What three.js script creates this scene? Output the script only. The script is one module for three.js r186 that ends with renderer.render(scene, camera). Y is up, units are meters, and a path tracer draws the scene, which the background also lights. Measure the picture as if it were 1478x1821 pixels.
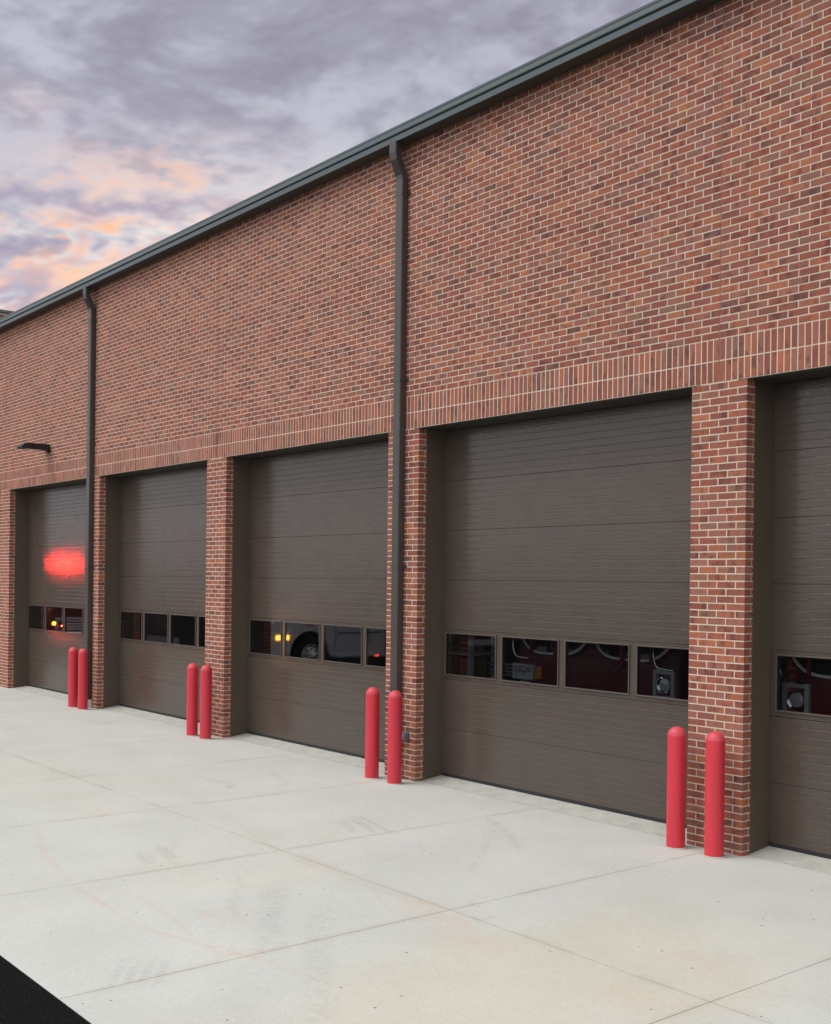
import * as THREE from 'three';
import { mergeGeometries } from 'three/addons/utils/BufferGeometryUtils.js';
import { RoundedBoxGeometry } from 'three/addons/geometries/RoundedBoxGeometry.js';

// ---------------------------------------------------------------- camera, sky, sun, exposure
const scene = new THREE.Scene();
const CAM = { x: 6.7561, y: 2.4587, z: 8.8088, yaw: 0.8891, pitch: -0.0009, roll: 0.0119 };
const camera = new THREE.PerspectiveCamera(2 * Math.atan(910.5 / 2037.5) * 180 / Math.PI, 1478 / 1821, 0.1, 3000);
{
  const { yaw: y, pitch: p, roll: r } = CAM;
  const f = new THREE.Vector3(-Math.sin(y) * Math.cos(p), Math.sin(p), -Math.cos(y) * Math.cos(p));
  const r0 = new THREE.Vector3(Math.cos(y), 0, -Math.sin(y)), u0 = r0.clone().cross(f);
  const rr = r0.clone().multiplyScalar(Math.cos(r)).addScaledVector(u0, Math.sin(r));
  const uu = u0.clone().multiplyScalar(Math.cos(r)).addScaledVector(r0, -Math.sin(r));
  camera.position.set(CAM.x, CAM.y, CAM.z);
  camera.quaternion.setFromRotationMatrix(new THREE.Matrix4().makeBasis(rr, uu, f.clone().negate()));
  camera.setViewOffset(1478, 1821, 0, -122.2, 1478, 1821);
  camera.updateMatrixWorld(true);
}
const renderer = new THREE.WebGLRenderer({ antialias: true });
renderer.setSize(831, 1024);
renderer.toneMapping = THREE.LinearToneMapping;
renderer.toneMappingExposure = 1.08;
renderer.shadowMap.enabled = true;
renderer.shadowMap.type = THREE.PCFSoftShadowMap;

const SUN_DIR = new THREE.Vector3(-0.26, 0.84, 0.48).normalize();
const sun = new THREE.DirectionalLight(new THREE.Color(1.0, 0.965, 0.92), 1.5);
sun.position.copy(SUN_DIR).multiplyScalar(60);
sun.castShadow = true; sun.shadow.radius = 55; sun.shadow.mapSize.set(2048, 2048);
Object.assign(sun.shadow.camera, { left: -35, right: 35, top: 30, bottom: -30, near: 1, far: 140 });
scene.add(sun, sun.target);

// ---------------------------------------------------------------- small tools
const rng = (seed) => () => { seed |= 0; seed = seed + 0x6D2B79F5 | 0; let t = Math.imul(seed ^ seed >>> 15, 1 | seed); t = t + Math.imul(t ^ t >>> 7, 61 | t) ^ t; return ((t ^ t >>> 14) >>> 0) / 4294967296; };
const clamp = (x, a = 0, b = 1) => Math.min(b, Math.max(a, x));
const mix = (a, b, t) => a + (b - a) * t;
const sstep = (a, b, x) => { const t = clamp((x - a) / (b - a)); return t * t * (3 - 2 * t); };
const s2l = (c) => { c /= 255; return c <= 0.04045 ? c / 12.92 : Math.pow((c + 0.055) / 1.055, 2.4); };
const l2s = (c) => 255 * (c <= 0.0031308 ? c * 12.92 : 1.055 * Math.pow(clamp(c), 1 / 2.4) - 0.055);
const lin = (r, g, b) => [s2l(r), s2l(g), s2l(b)];
const hash3 = (x, y, z) => { let h = Math.imul(x, 374761393) ^ Math.imul(y, 668265263) ^ Math.imul(z, 1274126177); h = Math.imul(h ^ h >>> 13, 1274126177); return ((h ^ h >>> 16) >>> 0) / 4294967296; };
// value noise on a lattice, tileable in x and y by period (0 = free)
function vnoise(x, y, z = 0, per = 0) {
  const xi = Math.floor(x), yi = Math.floor(y), fx = x - xi, fy = y - yi;
  const sx = fx * fx * fx * (fx * (fx * 6 - 15) + 10), sy = fy * fy * fy * (fy * (fy * 6 - 15) + 10);
  const w = per ? (v) => ((v % per) + per) % per : (v) => v;
  const a = hash3(w(xi), w(yi), z), b = hash3(w(xi + 1), w(yi), z), c = hash3(w(xi), w(yi + 1), z), d = hash3(w(xi + 1), w(yi + 1), z);
  return a + (b - a) * sx + (c - a) * sy + (a - b - c + d) * sx * sy;
}
function fbm(x, y, oct, z = 0, per = 0, gain = 0.5) {
  let s = 0, a = 1, n = 0;
  for (let i = 0; i < oct; i++) { s += a * vnoise(x, y, z + i * 17, per); n += a; a *= gain; x *= 2; y *= 2; per *= 2; }
  return s / n;
}

// ---------------------------------------------------------------- sky: dusk overcast, purple grey with peach low in the west
{
  const W = 2048, H = 2048, data = new Float32Array(W * H * 4);
  const azView = Math.atan2(-Math.cos(CAM.yaw), -Math.sin(CAM.yaw));
  const cDark = lin(145, 143, 160), cMid = lin(162, 161, 177), cPale = lin(186, 186, 201), cLow = lin(212, 209, 216);
  const cWhite = lin(238, 233, 230), cPeach = lin(252, 188, 145), cRose = lin(222, 170, 163), cBand = lin(158, 150, 174);
  for (let j = 0; j < H; j++) {
    const el = ((j + 0.5) / H - 0.5) * Math.PI, sy = Math.sin(el), cy = Math.cos(el);
    for (let i = 0; i < W; i++) {
      const o = (j * W + i) * 4, ang = ((i + 0.5) / W - 0.5) * 2 * Math.PI;
      let c;
      if (el < -0.02) c = [0.10, 0.10, 0.10];
      else {
        let a = ang - azView; a = Math.atan2(Math.sin(a), Math.cos(a));          // + is to the right of the view
        const e = Math.max(el, 0) * 57.2958, ad = a * 57.2958;
        const k = 1 / (Math.max(sy, 0) + 0.16), px = Math.sin(a) * cy * k, py = Math.cos(a) * cy * k;
        const wx = fbm(px * 2.2, py * 2.2, 3, 5) - 0.5, wy = fbm(px * 2.2 + 9, py * 2.2, 3, 6) - 0.5;
        const n1 = fbm(px * 2.6 + wx * 0.9 + 3.1, py * 2.0 + wy * 0.9 + px * 0.4, 4, 11);
        const n2 = fbm(px * 15 + wx * 3.4, py * 13 + wy * 3.0 + px * 3.0, 6, 31, 0, 0.68);
        const n3 = fbm(px * 9 + wx * 3.2 + 7, py * 10 + wy * 3.0 + px * 1.6, 6, 47, 0, 0.64);
        const t = clamp(sstep(0.27, 0.70, n1 * 0.46 + n2 * 0.54) - 0.35 * sstep(22, 29, e) + 0.28 * Math.exp(-Math.pow((e - 20) / 4, 2) - Math.pow((ad + 20) / 9, 2)));
        c = [0, 1, 2].map((q) => t < 0.5 ? mix(cDark[q], cMid[q], t * 2) : mix(cMid[q], cPale[q], t * 2 - 1));
        // paler towards the low west
        const low = 1 - sstep(11, 25, e + 0.10 * Math.abs(ad + 12));
        const lowW = low * Math.exp(-Math.pow((ad + 8) / 42, 2));
        const open = sstep(0.36, 0.66, n2 * 0.6 + n1 * 0.4);
        c = c.map((v, q) => mix(v, mix(cLow[q], cWhite[q], sstep(18, 12, e)), lowW * (0.40 + 0.58 * open)));
        const glow = Math.exp(-Math.pow((ad + 10) / 9, 2) - Math.pow((e - 15.2) / 3.4, 2)) * (0.35 + 0.6 * sstep(0.38, 0.6, n2));
        c = c.map((v, q) => mix(v, cWhite[q], glow));
        // peach undersides and mauve bodies
        const warm = (1 - sstep(14.5, 22.5, e + (n1 - 0.5) * 8 + Math.max(0, ad) * 0.16)) * Math.exp(-Math.pow((ad + 16) / 30, 2));
        const pk = 0.55 * sstep(0.51, 0.66, n3) * warm * (0.55 + 0.6 * sstep(0.40, 0.58, n2)), rs = sstep(0.42, 0.53, n3) * (1 - sstep(0.55, 0.66, n3)) * warm;
        c = c.map((v, q) => mix(v, cPeach[q] * 1.04, 0.85 * pk));
        c = c.map((v, q) => mix(v, cRose[q], 0.55 * rs));
        const band = warm * (1 - sstep(0.33, 0.46, n3 * 0.75 + n1 * 0.25)) * 0.85;
        c = c.map((v, q) => mix(v, cBand[q], band));
        // the long mauve bank and the lit undersides below and above it
        const n4 = fbm(px * 30 + wx * 5, py * 30 + wy * 5 + px * 6, 4, 151, 0, 0.6), ew = e + (n3 - 0.5) * 3.2 + (n1 - 0.5) * 1.5 - 0.04 * (ad + 16), side = Math.exp(-Math.pow((ad + 17) / 8.5, 4)), gs = (m, w) => Math.exp(-Math.pow((ew - m) / w, 2));
        c = c.map((v, q) => mix(v, cBand[q], 0.75 * side * gs(17.6, 0.55)));
        c = c.map((v, q) => mix(v, cPeach[q] * 1.05, side * sstep(0.42, 0.60, n2) * (0.30 + 0.70 * sstep(0.40, 0.62, n4)) * (0.95 * gs(16.5, 0.42) + 0.6 * gs(15.2, 0.36) + 0.5 * gs(18.9, 0.42) + 0.45 * gs(14.4, 0.3))));
        c = c.map((v, q) => mix(v, cBand[q] * 1.08, 0.7 * Math.exp(-Math.pow((ad + 20) / 4, 2)) * gs(13.4, 0.6)));
        // brighter, plainer cloud overhead and behind the photographer
        const d3 = [Math.cos(ang) * cy, sy, Math.sin(ang) * cy];
        const back = sstep(-0.1, 1.0, d3[1] * 0.62 + d3[2] * 0.78);
        const plain = [0.64, 0.64, 0.66].map((v) => v * (0.86 + 0.28 * n1));
        c = c.map((v, q) => mix(v, plain[q] * BACK(), back));
        if (el < 0) c = c.map((v) => v * 0.6);
      }
      data[o] = c[0]; data[o + 1] = c[1]; data[o + 2] = c[2]; data[o + 3] = 1;
    }
  }
  function BACK() { return 1.95; }
  const sky = new THREE.DataTexture(data, W, H, THREE.RGBAFormat, THREE.FloatType);
  sky.mapping = THREE.EquirectangularReflectionMapping; sky.magFilter = THREE.LinearFilter; sky.minFilter = THREE.LinearFilter;
  sky.wrapS = THREE.RepeatWrapping; sky.needsUpdate = true;
  scene.background = sky; scene.environment = sky;
}

// ---------------------------------------------------------------- textures
function texOf(size, fn, { srgb = true, h = size } = {}) {
  const d = new Uint8Array(size * h * 4);
  for (let y = 0; y < h; y++) for (let x = 0; x < size; x++) {
    const c = fn((x + 0.5) / size, (y + 0.5) / h), o = (y * size + x) * 4;
    for (let q = 0; q < 3; q++) d[o + q] = clamp(srgb ? l2s(c[q]) : c[q] * 255, 0, 255);
    d[o + 3] = 255;
  }
  const t = new THREE.DataTexture(d, size, h, THREE.RGBAFormat, THREE.UnsignedByteType);
  t.wrapS = t.wrapT = THREE.RepeatWrapping; t.magFilter = THREE.LinearFilter; t.minFilter = THREE.LinearMipmapLinearFilter; t.generateMipmaps = true;
  if (srgb) t.colorSpace = THREE.SRGBColorSpace;
  t.needsUpdate = true; return t;
}
const g3 = (v) => [v, v, v];
const rep = (t, x, y) => { const c = t.clone(); c.repeat.set(x, y); c.needsUpdate = true; return c; };
// fired clay: flashed streaks and pits; 1 tile = 1.6 m
const clayMap = texOf(1024, (u, v) => {
  const a = fbm(u * 22, v * 14, 4, 1, 22 * 0 || 0), m = fbm(u * 40, v * 9, 3, 3), fine = fbm(u * 260, v * 260, 2, 9);
  const w = sstep(0.50, 0.72, m), dk = sstep(0.54, 0.75, a);
  let c = [0.84, 0.84, 0.84];
  c = [c[0] * mix(1, 1.24, w), c[1] * mix(1, 1.08, w), c[2] * mix(1, 0.84, w)];
  const k = mix(1, 0.60, dk) * mix(0.84, 1.14, fine);
  return [c[0] * k, c[1] * k * mix(1, 1.0, dk), c[2] * k * mix(1, 1.12, dk)];
});
const grainBump = texOf(512, (u, v) => g3(fbm(u * 64, v * 64, 4, 21, 64)), { srgb: false });
const mortarMap = texOf(512, (u, v) => { const f = fbm(u * 96, v * 96, 3, 41, 96), a = fbm(u * 6, v * 6, 3, 43, 6); const k = 0.72 + 0.34 * f + 0.16 * (a - 0.5); return [k, k * 0.985, k * 0.96]; });
const woodBump = texOf(1024, (u, v) => g3(0.55 * fbm(u * 18, v * 220, 3, 51) + 0.45 * sstep(0.52, 0.7, fbm(u * 26, v * 150, 3, 57))), { srgb: false });
const paintMap = texOf(512, (u, v) => { const f = fbm(u * 5, v * 5, 4, 61, 5), s = fbm(u * 40, v * 120, 2, 63, 40); const k = 0.90 + 0.14 * (f - 0.5) + 0.10 * s; return g3(k); });
const scuffMap = texOf(512, (u, v) => { const f = fbm(u * 6, v * 10, 4, 81, 0), d = sstep(0.66, 0.78, fbm(u * 14, v * 40, 4, 83)) * (0.4 + 0.6 * sstep(0.7, 0.2, v)), low = sstep(0.09, 0.0, v) * sstep(0.3, 0.7, fbm(u * 20, v * 30, 3, 85)); const k = 0.93 + 0.20 * (f - 0.5); return [k * (1 - 0.22 * d - 0.2 * low), k * (1 + 0.5 * d + 1.2 * low), k * (1 + 0.3 * d + 0.9 * low)].map((x) => x * 0.98); });
const asphaltMap = texOf(1024, (u, v) => { const f = fbm(u * 240, v * 240, 2, 71, 240), a = fbm(u * 5, v * 5, 3, 73, 5), sp = sstep(0.80, 0.92, vnoise(u * 220, v * 220, 79, 220)); const k = 0.55 + 0.5 * f + 0.3 * (a - 0.5) + 2.6 * sp; return g3(clamp(k * 0.5)); });
const asphaltBump = texOf(1024, (u, v) => g3(fbm(u * 130, v * 130, 3, 75, 130)), { srgb: false });

// ---------------------------------------------------------------- materials
const std = (o) => new THREE.MeshStandardMaterial(o);
const col = (r, g, b) => new THREE.Color().setRGB(r, g, b);
const M = {
  brick: std({ map: clayMap, vertexColors: true, roughness: 0.88, bumpMap: rep(grainBump, 5, 5), bumpScale: 0.0022 }),
  mortar: std({ map: mortarMap, color: col(0.73, 0.595, 0.49), roughness: 0.95, bumpMap: rep(grainBump, 4, 4), bumpScale: 0.003 }),
  sealant: std({ color: col(0.20, 0.075, 0.055), roughness: 0.7 }),
  doorPaint: std({ map: paintMap, color: col(0.082, 0.064, 0.052), roughness: 0.17, bumpMap: woodBump, bumpScale: 0.0007 }),
  frame: std({ map: paintMap, color: col(0.092, 0.076, 0.065), roughness: 0.35 }),
  redSliverDoor: std({ map: paintMap, color: col(0.16, 0.008, 0.014), roughness: 0.4 }),  // red put on the far bay door only to suggest a thin red strip
  jamb: std({ map: paintMap, color: col(0.096, 0.076, 0.052), roughness: 0.5 }),
  dark_underside: std({ color: col(0.035, 0.03, 0.024), roughness: 0.6 }),
  lintelSteel: std({ color: col(0.05, 0.045, 0.035), roughness: 0.6 }),
  gutter: std({ color: col(0.082, 0.110, 0.117), roughness: 0.38 }),
  spout: std({ map: paintMap, color: col(0.061, 0.055, 0.051), roughness: 0.34 }),
  coping: std({ color: col(0.19, 0.19, 0.18), roughness: 0.5 }),
  roof: std({ color: col(0.10, 0.11, 0.11), roughness: 0.5, metalness: 0.3 }),
  rubber: std({ color: col(0.012, 0.015, 0.02), roughness: 0.7 }),
  bollard: std({ map: scuffMap, color: col(0.67, 0.034, 0.056), roughness: 0.42 }),
  bollardCap: std({ map: paintMap, color: col(0.64, 0.065, 0.085), roughness: 0.50 }),
  black: std({ color: col(0.012, 0.012, 0.013), roughness: 0.45 }),
  lens: std({ color: col(0.55, 0.53, 0.45), roughness: 0.3 }),
  grey: std({ color: col(0.16, 0.165, 0.19), roughness: 0.45, metalness: 0.4 }),
  steel: std({ color: col(0.45, 0.46, 0.48), roughness: 0.3, metalness: 0.9 }),
  chrome: std({ color: col(0.75, 0.76, 0.78), roughness: 0.12, metalness: 1 }),
  glass: new THREE.MeshPhysicalMaterial({ color: col(0.66, 0.675, 0.69), roughness: 0.02, transmission: 1, thickness: 0, ior: 1.5 }),
  asphalt: new THREE.MeshPhysicalMaterial({ map: rep(asphaltMap, 0.5, 0.5), color: col(0.017, 0.0165, 0.0165), roughness: 1, specularIntensity: 0.15, bumpMap: rep(asphaltBump, 0.6, 0.6), bumpScale: 0.008 }),
  dust: std({ color: col(0.22, 0.19, 0.145), roughness: 1 }),
  interior: std({ color: col(0.16, 0.15, 0.14), roughness: 0.9 }),
  hallFloor: std({ color: col(0.20, 0.19, 0.18), roughness: 0.5 }),
  redPaint: new THREE.MeshPhysicalMaterial({ color: col(0.13, 0.008, 0.012), roughness: 0.35, clearcoat: 1, clearcoatRoughness: 0.08 }),
  silver: new THREE.MeshPhysicalMaterial({ color: col(0.78, 0.79, 0.81), roughness: 0.35, clearcoat: 1, clearcoatRoughness: 0.08 }),
  white: std({ color: col(0.72, 0.72, 0.70), roughness: 0.5 }),
  darkGlass: std({ color: col(0.01, 0.01, 0.012), roughness: 0.06 }),
  cloth: std({ color: col(0.30, 0.03, 0.03), roughness: 0.95 }),
  tan: std({ color: col(0.42, 0.31, 0.14), roughness: 0.95 }),
  amberLit: std({ color: col(0.6, 0.2, 0.02), roughness: 0.4, emissive: col(1.0, 0.36, 0.04), emissiveIntensity: 22 }),
  redLit: std({ color: col(0.5, 0.02, 0.02), roughness: 0.4, emissive: col(1.0, 0.05, 0.03), emissiveIntensity: 10 }),
  bezel: std({ color: col(0.45, 0.46, 0.46), roughness: 0.3 }),
  gasket: std({ color: col(0.85, 0.83, 0.80), roughness: 0.4 }),
  hub: std({ color: col(0.80, 0.81, 0.82), roughness: 0.25, metalness: 0.6 }),
  redLens: std({ color: col(0.22, 0.012, 0.015), roughness: 0.2 }),
  amberLens: std({ color: col(0.55, 0.22, 0.03), roughness: 0.25 }),
  headLens: std({ color: col(0.62, 0.64, 0.66), roughness: 0.12, metalness: 0.2 }),
};

// ---------------------------------------------------------------- building the graph
const used = new Map();
function numbered(n) { const k = used.get(n) || 0; used.set(n, k + 1); return k ? `${n}_${String(k).padStart(3, '0')}` : n; }
function tag(o, label, category, group, kind) { if (label) o.userData.label = label; if (category) o.userData.category = category; if (group) o.userData.group = group; if (kind) o.userData.kind = kind; return o; }
function thing(name, label, category, pos = [0, 0, 0], turn = 0, group) { const o = new THREE.Group(); o.name = numbered(name); o.position.set(...pos); o.rotation.y = turn; scene.add(o); return tag(o, label, category, group); }
function part(name, geo, mat, parent) { const m = new THREE.Mesh(Array.isArray(geo) ? mergeGeometries(geo.map(plain)) : geo, mat); m.name = name; m.castShadow = m.receiveShadow = true; parent.add(m); return m; }
function plain(g) { g = g.index ? g.toNonIndexed() : g; const o = new THREE.BufferGeometry(); for (const k of ['position', 'normal', 'uv']) o.setAttribute(k, g.attributes[k]); return o; }
function holder(name, parent) { const g = new THREE.Group(); g.name = name; parent.add(g); return g; }
const shiftUv = (g, sx, sy, ox = 0, oy = 0) => { const u = g.attributes.uv; for (let i = 0; i < u.count; i++) u.setXY(i, u.getX(i) * sx + ox, u.getY(i) * sy + oy); return g; };
// box between corners with uv in metres
function box(x0, x1, y0, y1, z0, z1) {
  const g = new THREE.BoxGeometry(x1 - x0, y1 - y0, z1 - z0).toNonIndexed(); g.translate((x0 + x1) / 2, (y0 + y1) / 2, (z0 + z1) / 2);
  const p = g.attributes.position, n = g.attributes.normal, u = g.attributes.uv;
  for (let i = 0; i < p.count; i++) {
    const ax = Math.abs(n.getX(i)), ay = Math.abs(n.getY(i));
    u.setXY(i, ax > 0.5 ? p.getZ(i) : p.getX(i), ay > 0.5 ? p.getZ(i) : p.getY(i));
  }
  return g;
}
function rbox(x0, x1, y0, y1, z0, z1, r, seg = 2) { const g = new RoundedBoxGeometry(x1 - x0, y1 - y0, z1 - z0, seg, r); g.translate((x0 + x1) / 2, (y0 + y1) / 2, (z0 + z1) / 2); return g; }
function cyl(r0, r1, h, x, y, z, seg = 24, axis = 'y') { const g = new THREE.CylinderGeometry(r1, r0, h, seg); if (axis === 'x') g.rotateZ(Math.PI / 2); if (axis === 'z') g.rotateX(Math.PI / 2); g.translate(x, y, z); return g; }
// a strip of profile points [y, z] swept along x, flat shaded, uv in metres
function sweepX(pts, x0, x1, caps = false) {
  const P = [], U = []; let s = 0;
  for (let i = 0; i + 1 < pts.length; i++) {
    const [ya, za] = pts[i], [yb, zb] = pts[i + 1], l = Math.hypot(yb - ya, zb - za);
    P.push(x0, ya, za, x1, ya, za, x1, yb, zb, x0, ya, za, x1, yb, zb, x0, yb, zb);
    U.push(x0, s, x1, s, x1, s + l, x0, s, x1, s + l, x0, s + l); s += l;
  }
  if (caps) {
    const tri = THREE.ShapeUtils.triangulateShape(pts.map(([y, z]) => new THREE.Vector2(z, y)), []);
    for (const x of [x0, x1]) for (const t of tri) { const q = x === x0 ? t : [t[0], t[2], t[1]]; for (const i of q) { P.push(x, pts[i][0], pts[i][1]); U.push(pts[i][1], pts[i][0]); } }
  }
  const g = new THREE.BufferGeometry();
  g.setAttribute('position', new THREE.Float32BufferAttribute(P, 3)); g.setAttribute('uv', new THREE.Float32BufferAttribute(U, 2)); g.computeVertexNormals(); return g;
}

// ---------------------------------------------------------------- dimensions
const C = 0.2032 / 3, LINTEL = 63.6 * C, BAND = LINTEL + 6 * C, EAVE = BAND + 46 * C, PITCH = 4.6736, PIER = 0.6096, DOORZ = -0.415, SIDE = 0.126;
const JOINT = 0.0112, WEST = -24.2, EAST = 5.5;
const pierX = [1, 0, -1, -2, -3, -4, -5].map((k) => k * PITCH);       // left edge of each pier, right to left

// ---------------------------------------------------------------- ground
const sheet = (x0, x1, z0, z1, y) => { const g = new THREE.PlaneGeometry(x1 - x0, z1 - z0); g.rotateX(-Math.PI / 2); g.translate((x0 + x1) / 2, y, (z0 + z1) / 2); return shiftUv(g, x1 - x0, z1 - z0); };
tag(part('ground', sheet(-800, 800, -800, 6.195, -0.011), M.dust, scene), 'dusty ground under and behind the concrete apron', 'ground', null, 'structure');
tag(part('asphalt_lot', sheet(-800, 800, 6.197, 800, -0.006), M.asphalt, scene), 'black asphalt yard beyond the concrete apron', 'asphalt', null, 'structure');

// concrete colour from world x, z with its stains
const MARKS = [];
const mark = (pts, w, color, alpha, o = {}) => MARKS.push({ pts, w, color, alpha, ...o, bb: [Math.min(...pts.map((p) => p[0])) - w * 2, Math.max(...pts.map((p) => p[0])) + w * 2, Math.min(...pts.map((p) => p[1])) - w * 2, Math.max(...pts.map((p) => p[1])) + w * 2] });
{
  const TY = [0.24, 0.245, 0.26], RU = [0.56, 0.40, 0.27], YE = [0.52, 0.46, 0.33], DK = [0.30, 0.29, 0.26];
  for (const [z, x0, x1, a] of [[4.00, -2.80, -2.30, 0.55], [4.06, -2.78, -2.36, 0.5], [4.13, -2.70, -2.48, 0.22], [4.20, -2.74, -2.30, 0.32], [4.27, -2.74, -2.24, 0.42], [4.33, -2.62, -2.24, 0.3]]) mark([[x0, z], [x1, z + 0.10]], 0.026, TY, a * 0.45, { rough: 1 });
  for (const [z, x0, x1, a] of [[1.74, -2.86, -2.0, 0.55], [1.81, -2.84, -2.2, 0.42], [1.89, -2.82, -2.05, 0.4], [1.97, -2.78, -2.3, 0.32], [2.05, -2.76, -2.2, 0.4]]) mark([[x0, z], [x1, z + 0.22]], 0.026, TY, a * 0.45, { rough: 1 });
  mark([[-1.12, 3.82], [-0.4, 4.32], [0.42, 4.82]], 0.11, TY, 0.20, { tread: 0.045 });
  mark([[-0.50, 3.78], [0.35, 4.42], [1.33, 5.06], [2.0, 5.5]], 0.10, TY, 0.18, { tread: 0.045 });
  for (const k of [0, 1, 2, 3]) mark([[-0.12 + k * 0.06, 5.60 - k * 0.07], [0.38 + k * 0.03, 5.95 - k * 0.09]], 0.034, TY, 0.22, { tread: 0.05, rough: 1 });
  mark([[0.7, 5.2], [1.3, 5.55], [2.0, 6.1]], 0.12, TY, 0.10, { tread: 0.05 });
  mark([[-4.4, 4.58], [-3.11, 4.97], [-1.89, 5.17], [-0.66, 5.23], [0.12, 5.0], [0.9, 4.8]], 0.035, RU, 0.34, { rough: 1 });
  mark([[-1.4, 4.9], [-0.7, 4.95], [-0.2, 5.05]], 0.03, RU, 0.3, { rough: 1 });
  for (const [x, z, r, a] of [[0.12, 4.98, 0.16, 0.34], [0.3, 4.85, 0.12, 0.3], [-0.68, 4.69, 0.09, 0.4], [-0.72, 4.43, 0.10, 0.34], [-0.5, 4.6, 0.14, 0.2], [0.25, 3.3, 0.32, 0.26], [0.9, 3.5, 0.4, 0.2], [0.59, 3.34, 0.14, 0.34], [2.17, 2.65, 0.25, 0.28], [1.7, 2.3, 0.22, 0.26], [2.34, 3.42, 0.3, 0.24], [1.2, 2.55, 0.3, 0.14], [-4.2, 3.2, 0.3, 0.18], [-4.6, 3.8, 0.3, 0.2], [-2.6, 3.0, 0.25, 0.14], [1.7, 0.35, 0.12, 0.4]]) mark([[x - r, z], [x + r, z + 0.04]], r * 0.7, RU, a, { rough: 1 });
  mark([[-3.4, 2.9], [-2.6, 3.12], [-1.9, 3.28], [-1.0, 3.3], [0.3, 3.3]], 0.06, YE, 0.45, { rough: 1 });
  mark([[-2.3, 2.4], [-2.0, 2.9], [-1.7, 3.15], [-1.1, 3.26]], 0.10, YE, 0.4, { rough: 1 });
  mark([[-3.1, 3.6], [-2.5, 4.1], [-1.9, 4.25]], 0.06, YE, 0.4, { rough: 1 });
  mark([[-2.06, 0.63], [-1.4, 1.2], [-0.69, 2.02], [-0.46, 2.36]], 0.04, DK, 0.14, { rough: 1 });
  mark([[-1.85, 0.75], [-1.2, 1.15], [-0.75, 1.45]], 0.05, DK, 0.18, { rough: 1 });
  mark([[-5.6, 1.1], [-5.0, 1.25], [-4.6, 1.6]], 0.05, DK, 0.18, { rough: 1 });
  mark([[-6.0, 2.0], [-5.2, 1.9], [-4.9, 2.1]], 0.05, TY, 0.22, { rough: 1 });
  mark([[-9.5, 1.4], [-7.0, 2.2], [-5.0, 2.6], [-3.0, 3.0]], 0.16, DK, 0.07, { rough: 1 });
  mark([[-12, 2.0], [-9, 2.7], [-7, 3.4], [-4.5, 4.2]], 0.2, DK, 0.07, { rough: 1 });
  mark([[-17, 1.0], [-14, 1.5], [-11, 2.4], [-8, 3.9]], 0.2, DK, 0.08, { rough: 1 });
  for (let k = 0; k < 3; k++) mark([[-1.45 + k * 0.25, 4.0 + k * 0.18], [-1.1 + k * 0.3, 4.15 + k * 0.2]], 0.03, DK, 0.12, { rough: 1 });
}
function segDist(px, pz, a, b) { const dx = b[0] - a[0], dz = b[1] - a[1], t = clamp(((px - a[0]) * dx + (pz - a[1]) * dz) / (dx * dx + dz * dz)); return [Math.hypot(px - a[0] - t * dx, pz - a[1] - t * dz), t * Math.hypot(dx, dz)]; }
const SLX = (k) => 0.3048 + k * PITCH / 2, ZROWS = [-0.085, 3.2, 6.2];
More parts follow.
